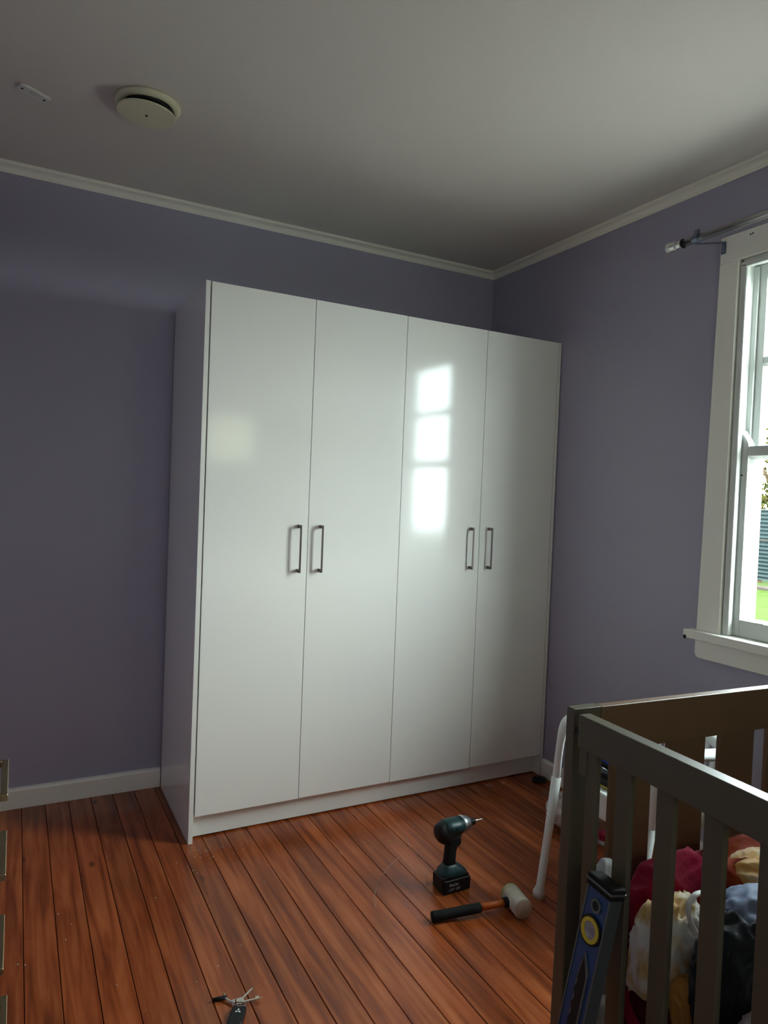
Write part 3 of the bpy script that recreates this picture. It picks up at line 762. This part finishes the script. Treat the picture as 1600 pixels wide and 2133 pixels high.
# things on the chair seat
g = empty('hand_tool', (-.595, -1.575, .446), 'black and blue gripped hand tool lying on the chair seat, uppermost', 'tool')
obj('grip', tube(B(), spline([(-.02, .055, .058), (-.005, .03, .066), (.005, -.01, .058), (.015, -.06, .044), (.02, -.10, .034)], 6), [.018]*3+[.021]*18+[.019]*4, 14, flat=.8), 'black', g, smooth=True)
obj('inlay', tube(B(), spline([(-.022, .045, .0660), (-.012, .01, .0735), (-.004, -.03, .066), (.002, -.08, .0535)], 6), .009, 10, flat=.7), 'bluegrip', g, smooth=True)
g2 = empty('tape_case', (-.60, -1.575, .4365), 'black and yellow tool case flat on the chair seat under the blue gripped tool', 'tool')
tb_ = B(); box(tb_, (-.035, -.085, 0), (.045, .06, .030)); obj('body', tb_, 'black', g2, bevel=.008, seg=3)
obj('stripe', bx((-.0365, -.08, .003), (-.0350, .05, .009)), 'yellow', g2)
obj('button', tube(B(), [(-.036, .045, .024), (-.036, .015, .024), (-.034, -.01, .020)], [.009, .012, .006], 12, flat=.8), 'yellow', g2, smooth=True)
bxs = empty('folded_paper_stack', (-.56, -1.765, .4365), 'stack of folded cream papers on the far end of the chair seat', 'paper')
for i in range(5):
    s_ = obj('sheet', bx((-.06, -.06, .012*i), (.06, .06, .012*i+.010)), 'sheet', bxs, bevel=.002); s_.rotation_euler.z = R.uniform(-.15, .15)

# ================================================================== THINGS ON FLOOR BEHIND
def lump(name, c, rad, m, seed, amp, freq, label, cat, sub=4):
    bm = B(); bmesh.ops.create_icosphere(bm, subdivisions=sub, radius=1)
    for vt in bm.verts:
        p = vt.co.copy(); q = p*freq+Vector((seed, seed*2, 0)); d = 1+amp*(1-abs(noise.noise(q))*2.5)
        vt.co = Vector((p.x*rad[0]*d, p.y*rad[1]*d, max(0, rad[2]*(p.z*.95+.8)*d)))
    o = obj(name, bm, m, smooth=True, recalc=False); o.location = c; return tag(o, label, cat)
bg_ = lump('paper_bag', (-.255, -1.085, 0), (.105, .095, .075), 'bag', 6, .16, 2.0, 'crumpled pale bag with grey floral print on the floor behind the chair', 'bag')
obj('strap', tube(B(), spline([(.02, -.085, .150), (-.01, -.13, .10), (.00, -.145, .04), (.05, -.13, .012)], 8), .0075, 8, flat=.4), 'black', bg_, smooth=True)['label'] = 'black strap'
ty = empty('toy_block', (-.245, -1.262, 0), 'small red toy piece with a pink ring on the floor under the chair', 'toy')
tr_ = B(); box(tr_, (-.02, -.022, .018), (.028, .022, .045)); obj('body', tr_, M['crimson'], ty, bevel=.004)
obj('base', bx((-.022, -.024, 0), (.030, .024, .018)), 'plate', ty, bevel=.005)
obj('ring', lathe(B(), [(.007, -.004), (.014, -.004), (.016, 0), (.014, .004), (.007, .004)], (-.034, .005, .028), (0, 1, .2), 20, close=True), 'pink', ty, smooth=True)
lump('black_lump', (-.075, -.665, 0), (.035, .030, .010), 'black', 3, .3, 2.2, 'small dark lump on the floor by the right foot of the wardrobe', 'cloth', 3)  # low black lump lying on the boards

# ================================================================== IMPACT DRIVER
dr = empty('impact_driver', (-1.004, -1.276, 0), 'black and teal cordless impact driver standing upright on its battery', 'power tool', rot=(0, 0, math.radians(1)))
dr.scale = (.98, .98, .95)
bt = obj('battery', bx((-.056, -.038, 0), (.062, .038, .052)), 'black', dr, bevel=.006, seg=3)
obj('battery_rail', bx((-.060, -.033, .026), (.056, .033, .062)), 'black', dr, bevel=.004)
def loft(rings):
    bm = B(); RS = []
    for (cx, cy, z, a, b, tilt) in rings:
        ring_ = []
        for k in range(24):
            t = 2*PI*k/24; c, s = math.cos(t), math.sin(t)
            c2 = math.copysign(abs(c)**.6, c); s2 = math.copysign(abs(s)**.6, s)
            ring_.append(bm.verts.new((cx+a*c2, cy+b*s2, z+tilt*c2*a)))
        RS.append(ring_)
    for A, C in zip(RS, RS[1:]):
        for k in range(24): bm.faces.new((A[k], A[(k+1) % 24], C[(k+1) % 24], C[k]))
    bm.faces.new(RS[0][::-1]); bm.faces.new(RS[-1]); return bm
obj('foot', loft([(.0, 0, .056, .056, .037, 0), (0, 0, .066, .056, .037, 0), (-.004, 0, .078, .047, .033, 0), (-.010, 0, .090, .030, .024, 0), (-.012, 0, .098, .023, .019, 0)]), 'teal', dr, smooth=True)
obj('grip', loft([(-.012, 0, .090, .025, .020, 0), (-.011, 0, .110, .021, .018, 0), (-.009, 0, .145, .0205, .018, 0), (-.004, 0, .170, .024, .019, 0), (-.002, 0, .190, .029, .021, 0), (-.004, 0, .205, .036, .024, 0)]), 'rubber', dr, smooth=True)
obj('trigger', loft([(.022, 0, .158, .007, .008, 0), (.026, 0, .168, .009, .009, 0), (.026, 0, .180, .008, .009, 0), (.022, 0, .190, .007, .009, 0)]), 'black', dr, smooth=True)
def loftx(rings):
    bm = B(); RS = []
    for (x, zc, hh, hw) in rings:
        RS.append([bm.verts.new((x, hw*math.cos(2*PI*k/28), zc+hh*math.sin(2*PI*k/28))) for k in range(28)])
    for A, C in zip(RS, RS[1:]):
        for k in range(28): bm.faces.new((A[k], A[(k+1) % 28], C[(k+1) % 28], C[k]))
    bm.faces.new(RS[0][::-1]); bm.faces.new(RS[-1]); return bm
obj('rear_cap', loftx([(-.072, .226, .016, .018), (-.069, .225, .028, .026), (-.060, .222, .036, .031), (-.046, .219, .042, .0335), (-.030, .220, .043, .0335), (-.010, .225, .040, .032), (.015, .231, .033, .030), (.034, .233, .029, .028)]), 'black', dr, smooth=True)
obj('housing', loftx([(-.044, .238, .022, .030), (-.042, .238, .0255, .0335), (-.020, .2385, .0270, .0350), (.010, .2385, .0270, .0345), (.034, .237, .0260, .0320), (.036, .237, .022, .028)]), 'teal', dr, smooth=True)
obj('nose', lathe(B(), [(.030, .032), (.0325, .036), (.031, .044), (.026, .060), (.019, .072), (.013, .075), (0, .075)], (0, 0, .236), (1, 0, 0), 28), 'alu', dr, smooth=True)
obj('chuck', lathe(B(), [(0, .070), (.0125, .070), (.0135, .078), (.0135, .088), (.011, .094), (0, .094)], (0, 0, .236), (1, 0, 0), 20), 'black', dr, smooth=True)
obj('bit', lathe(B(), [(0, .090), (.0032, .090), (.0032, .110), (.0022, .112), (.0022, .130), (.001, .136), (0, .136)], (0, 0, .236), (1, 0, 0), 10), 'chrome', dr)
for xx, zz in ((-.028, .252), (-.005, .250)):
    obj('vent_slot', lathe(B(), [(0, 0), (.0045, 0), (.0045, .0012), (0, .0014)], (xx, -.0345, zz-.008), (0, -1, .25), 10), 'black', dr)
def text(s, size, parent, mtx, m='whiteprint', name='lettering', bold=0.):
    cu = bpy.data.curves.new('t', 'FONT'); cu.body = s; cu.size = size; cu.extrude = .0002; cu.offset = bold
    t = bpy.data.objects.new('t', cu); COL.objects.link(t)
    bpy.context.view_layer.update()
    me = bpy.data.meshes.new_from_object(t.evaluated_get(bpy.context.evaluated_depsgraph_get()))
    bpy.data.objects.remove(t)
    o = bpy.data.objects.new(name, me); COL.objects.link(o); me.materials.clear(); me.materials.append(M[m]); o.parent = parent; o.matrix_local = mtx; return o
FR = Matrix.Rotation(PI/2, 4, 'X')
text('Makita', .0150, bt, Matrix.Translation((-.033, -.0383, .0290)) @ FR, m='greyprint', bold=.0003)
text('LXT 18V', .0135, bt, Matrix.Translation((-.034, -.0383, .0120)) @ FR, m='greyprint', bold=.0003)

# ================================================================== MALLET
hc = Vector((-.876, -1.484, .0345)); hdv = Vector((.205, .979, 0)).normalized()
ml = empty('mallet', (hc.x, hc.y, 0), 'white rubber mallet with orange and black handle lying on the floor', 'mallet')
zo = Vector((0, 0, .0345))
obj('head', lathe(B(), [(0, -.056), (.0315, -.0555), (.0335, -.053), (.034, -.049), (.0335, .028), (.034, .031)], tuple(zo), tuple(hdv), 36), 'mallet', ml, smooth=True)
obj('head_end', lathe(B(), [(.034, .031), (.0345, .036), (.034, .046), (.030, .053), (0, .055)], tuple(zo), tuple(hdv), 36), 'malletgreen', ml, smooth=True)['label'] = 'green stained striking face'
p1 = Vector((-.036, .006, .0335)); p2 = Vector((-.300, .060, .0185)); dd = (p2-p1)
obj('handle', tube(B(), [p1+dd*.02, p1+dd*.40], [.0105, .0115], 20), 'orange', ml, smooth=True)['label'] = 'orange fibreglass shaft'
gr = B(); ks = [(.355, .0125), (.36, .0160), (.50, .0165), (.70, .0158), (.86, .0168), (.90, .0172), (.905, .0164), (.92, .0174), (.925, .0166), (.98, .0178), (1.0, .0160)]
tube(gr, [p1+dd*a for a, b in ks], [b for a, b in ks], 20); obj('grip', gr, 'rubber', ml, smooth=True)
obj('collar', tube(B(), [p1-dd*.015, p1+dd*.035], [.0165, .0160], 20), 'rubber', ml, smooth=True)

# ================================================================== KEYS
KX, KY = -1.852, -1.512
kb = empty('car_key_fob', (-1.867, -1.560, 0), 'black car key fob with a white three diamond emblem on the floor', 'key fob', rot=(0, 0, math.radians(-30)))
fb = B(); prism(fb, [(-.015, .028), (-.019, .020), (-.020, -.030), (-.014, -.044), (.014, -.044), (.020, -.030), (.019, .020), (.015, .028)], lambda a, b, d: (a, b, d), 0, .013)
obj('body', fb, 'black', kb, bevel=.003, seg=3)
em = B()
for k in range(3):
    a = PI/2+2*PI*k/3; d = Vector((math.cos(a), math.sin(a))); n_ = Vector((-d.y, d.x)); c0 = Vector((0, .006))
    prism(em, [tuple(c0+d*.0007), tuple(c0+d*.0048+n_*.0026), tuple(c0+d*.0090), tuple(c0+d*.0048-n_*.0026)], lambda x, y, e: (x, y, e), .0128, .0136)
obj('emblem', em, 'whiteprint', kb)['label'] = 'white three diamond emblem'
def key(name, base_, tip, label, wd_=.0055, bow=.011, m='key', z=.006):
    a = Vector((*base_, 0)); b = Vector((*tip, 0)); d = (b-a); Ln = d.length; an = math.atan2(d.y, d.x)
    k = empty(name, (a.x, a.y, z), label, 'key', rot=(0, -math.atan2(.004, Ln), an))
    bm = B(); poly = [(-bow, 0), (-bow*.7, bow*.7), (0, bow), (bow*.8, bow*.6), (bow, wd_/2)]
    n = 8
    for i in range(n+1): poly.append((bow+(Ln-bow)*i/n, wd_/2-(.0012 if i % 2 else 0)-(.0025 if i == n else 0)))
    poly += [(Ln, -wd_/2+.002), (bow, -wd_/2), (bow*.8, -bow*.6), (0, -bow), (-bow*.7, -bow*.7)]
    prism(bm, poly, lambda x, y, e: (x, y, e), -.001, .001)
    obj('blade', bm, m, k); return k
key('house_key', (-1.846, -1.512), (-1.802, -1.484), 'nickel house key fanned up and to the right from the key ring')
k2 = key('long_key', (-1.846, -1.517), (-1.790, -1.531), 'long nickel key pointing right from the key ring', .006, .009)
obj('bit', bx((.040, .0, -.001), (.050, .009, .001)), 'key', k2)
lk = empty('luggage_link', (-1.850, -1.533, .013), 'short open nickel link at the top of the key fob', 'key ring', rot=(0, 0, math.radians(-25)))
obj('loop', tube(B(), [(-.012, .006, 0), (.013, .004, 0), (.015, -.006, 0), (-.010, -.008, 0)], .0018, 8), 'key', lk)
rg = empty('key_ring', (-1.857, -1.510, .004), 'steel split ring joining the keys', 'key ring')
rb = B()
for q, z_ in ((.0105, 0), (.0100, .002)):
    tube(rb, [(q*math.cos(2*PI*i/24), q*math.sin(2*PI*i/24), z_) for i in range(25)], .0011, 8, cap=False)
obj('ring', rb, 'chrome', rg, smooth=True)
tg = empty('torch_tag', (-1.894, -1.481, .006), 'dark cylindrical tag pointing left from the key ring', 'key tag')
obj('barrel', tube(B(), [(-.018, .002, 0), (.018, -.002, 0)], .0050, 14), 'rubber', tg, smooth=True)
bo = empty('curved_key_tag', (-1.874, -1.494, .004), 'curved silver tag beside the dark barrel on the key ring', 'key tag')
obj('strip', tube(B(), spline([(-.006, .018, .004), (-.004, .004, .003), (.004, -.010, .003), (.014, -.016, .003)], 6), .0042, 8, flat=.35), 'key', bo, smooth=True)
obj('bead', lathe(B(), [(0, -.003), (.003, -.002), (.003, .002), (0, .003)], (-.006, .020, .005), (0, 0, 1), 12), 'brass', bo, smooth=True)

# ================================================================== LOOSE BITS ON THE FLOOR
def strand(name, pts, label):
    o = obj(name, tube(B(), spline([(x, y, .0012) for x, y in pts], 8), .0007, 6), 'thread'); return tag(o, label, 'thread')
strand('loose_thread', [(-1.07, -1.02), (-1.135, -1.06), (-1.215, -1.13), (-1.285, -1.22), (-1.31, -1.28)], 'long pale thread curving across the boards left of the impact driver')
strand('loose_thread', [(-.97, -.90), (-1.00, -.98), (-.995, -1.05), (-1.01, -1.12), (-1.06, -1.20), (-1.07, -1.235)], 'pale thread wriggling behind the impact driver')
sw = B()
for i in range(70):
    if i < 30: x, y = -1.72+R.gauss(0, .05), -.70+R.gauss(0, .04)
    else: x, y = R.uniform(-2.5, -.9), R.uniform(-2.0, -.65)
    s = R.uniform(.0008, .0022); a = R.uniform(0, PI)
    e = Matrix.Rotation(a, 3, 'Z'); vs = []
    for q in ((-s, -s*.5, .0), (s, -s*.5, .0), (s, s*.5, .0), (-s, s*.5, .0), (-s, -s*.5, .0012), (s, -s*.5, .0012), (s, s*.5, .0012), (-s, s*.5, .0012)):
        vs.append(sw.verts.new(e@Vector(q)+Vector((x, y, 0))))
    for f in ((0, 3, 2, 1), (4, 5, 6, 7), (0, 1, 5, 4), (1, 2, 6, 5), (2, 3, 7, 6), (3, 0, 4, 7)): sw.faces.new([vs[j] for j in f])
tag(obj('sawdust', sw, 'mallet'), 'scattered pale sawdust crumbs on the floorboards', 'sawdust', kind='stuff')

# ================================================================== CHEST OF DRAWERS (only its handles reach into the picture)
DX = -2.458
cd_ = empty('chest_of_drawers', (-2.70, -2.30, 0), 'narrow chest of drawers at the left edge with rectangular brass pulls', 'drawers')
qx, qy = -2.70, -2.30
def D(a, b): return bx((a[0]-qx, a[1]-qy, a[2]), (b[0]-qx, b[1]-qy, b[2]))
obj('body', D((-2.93, -2.60, .06), (DX-.02, -2.03, 1.06)), 'chest', cd_, bevel=.003)
for a in (-2.92, DX-.07):
    for b in (-2.59, -2.08):
        obj('leg', D((a, b, 0), (a+.04, b+.04, .06)), 'chest', cd_)
for i, z in enumerate((.985, .878, .751, .626, .49, .35, .20)):
    zz = [1.045, .932, .815, .688, .560, .42, .28, .07]
    d = obj('drawer', D((DX-.0195, -2.59, zz[i+1]+.003), (DX, -2.04, zz[i]-.001)), 'chest', cd_, bevel=.002)
    hb = B(); xf = -2.4185+(.006 if i == 3 else 0); s = .0045
    box(hb, (xf-2*s-qx, -2.292-qy, z-s), (xf-qx, -2.160-qy, z+s))
    for y0 in (-2.292, -2.169):
        box(hb, (DX-qx, y0-qy, z-s), (xf-2*s-qx, y0+.009-qy, z+s))
    obj('handle', hb, 'brass', d, bevel=.0008, seg=1)['label'] = 'square brass pull'
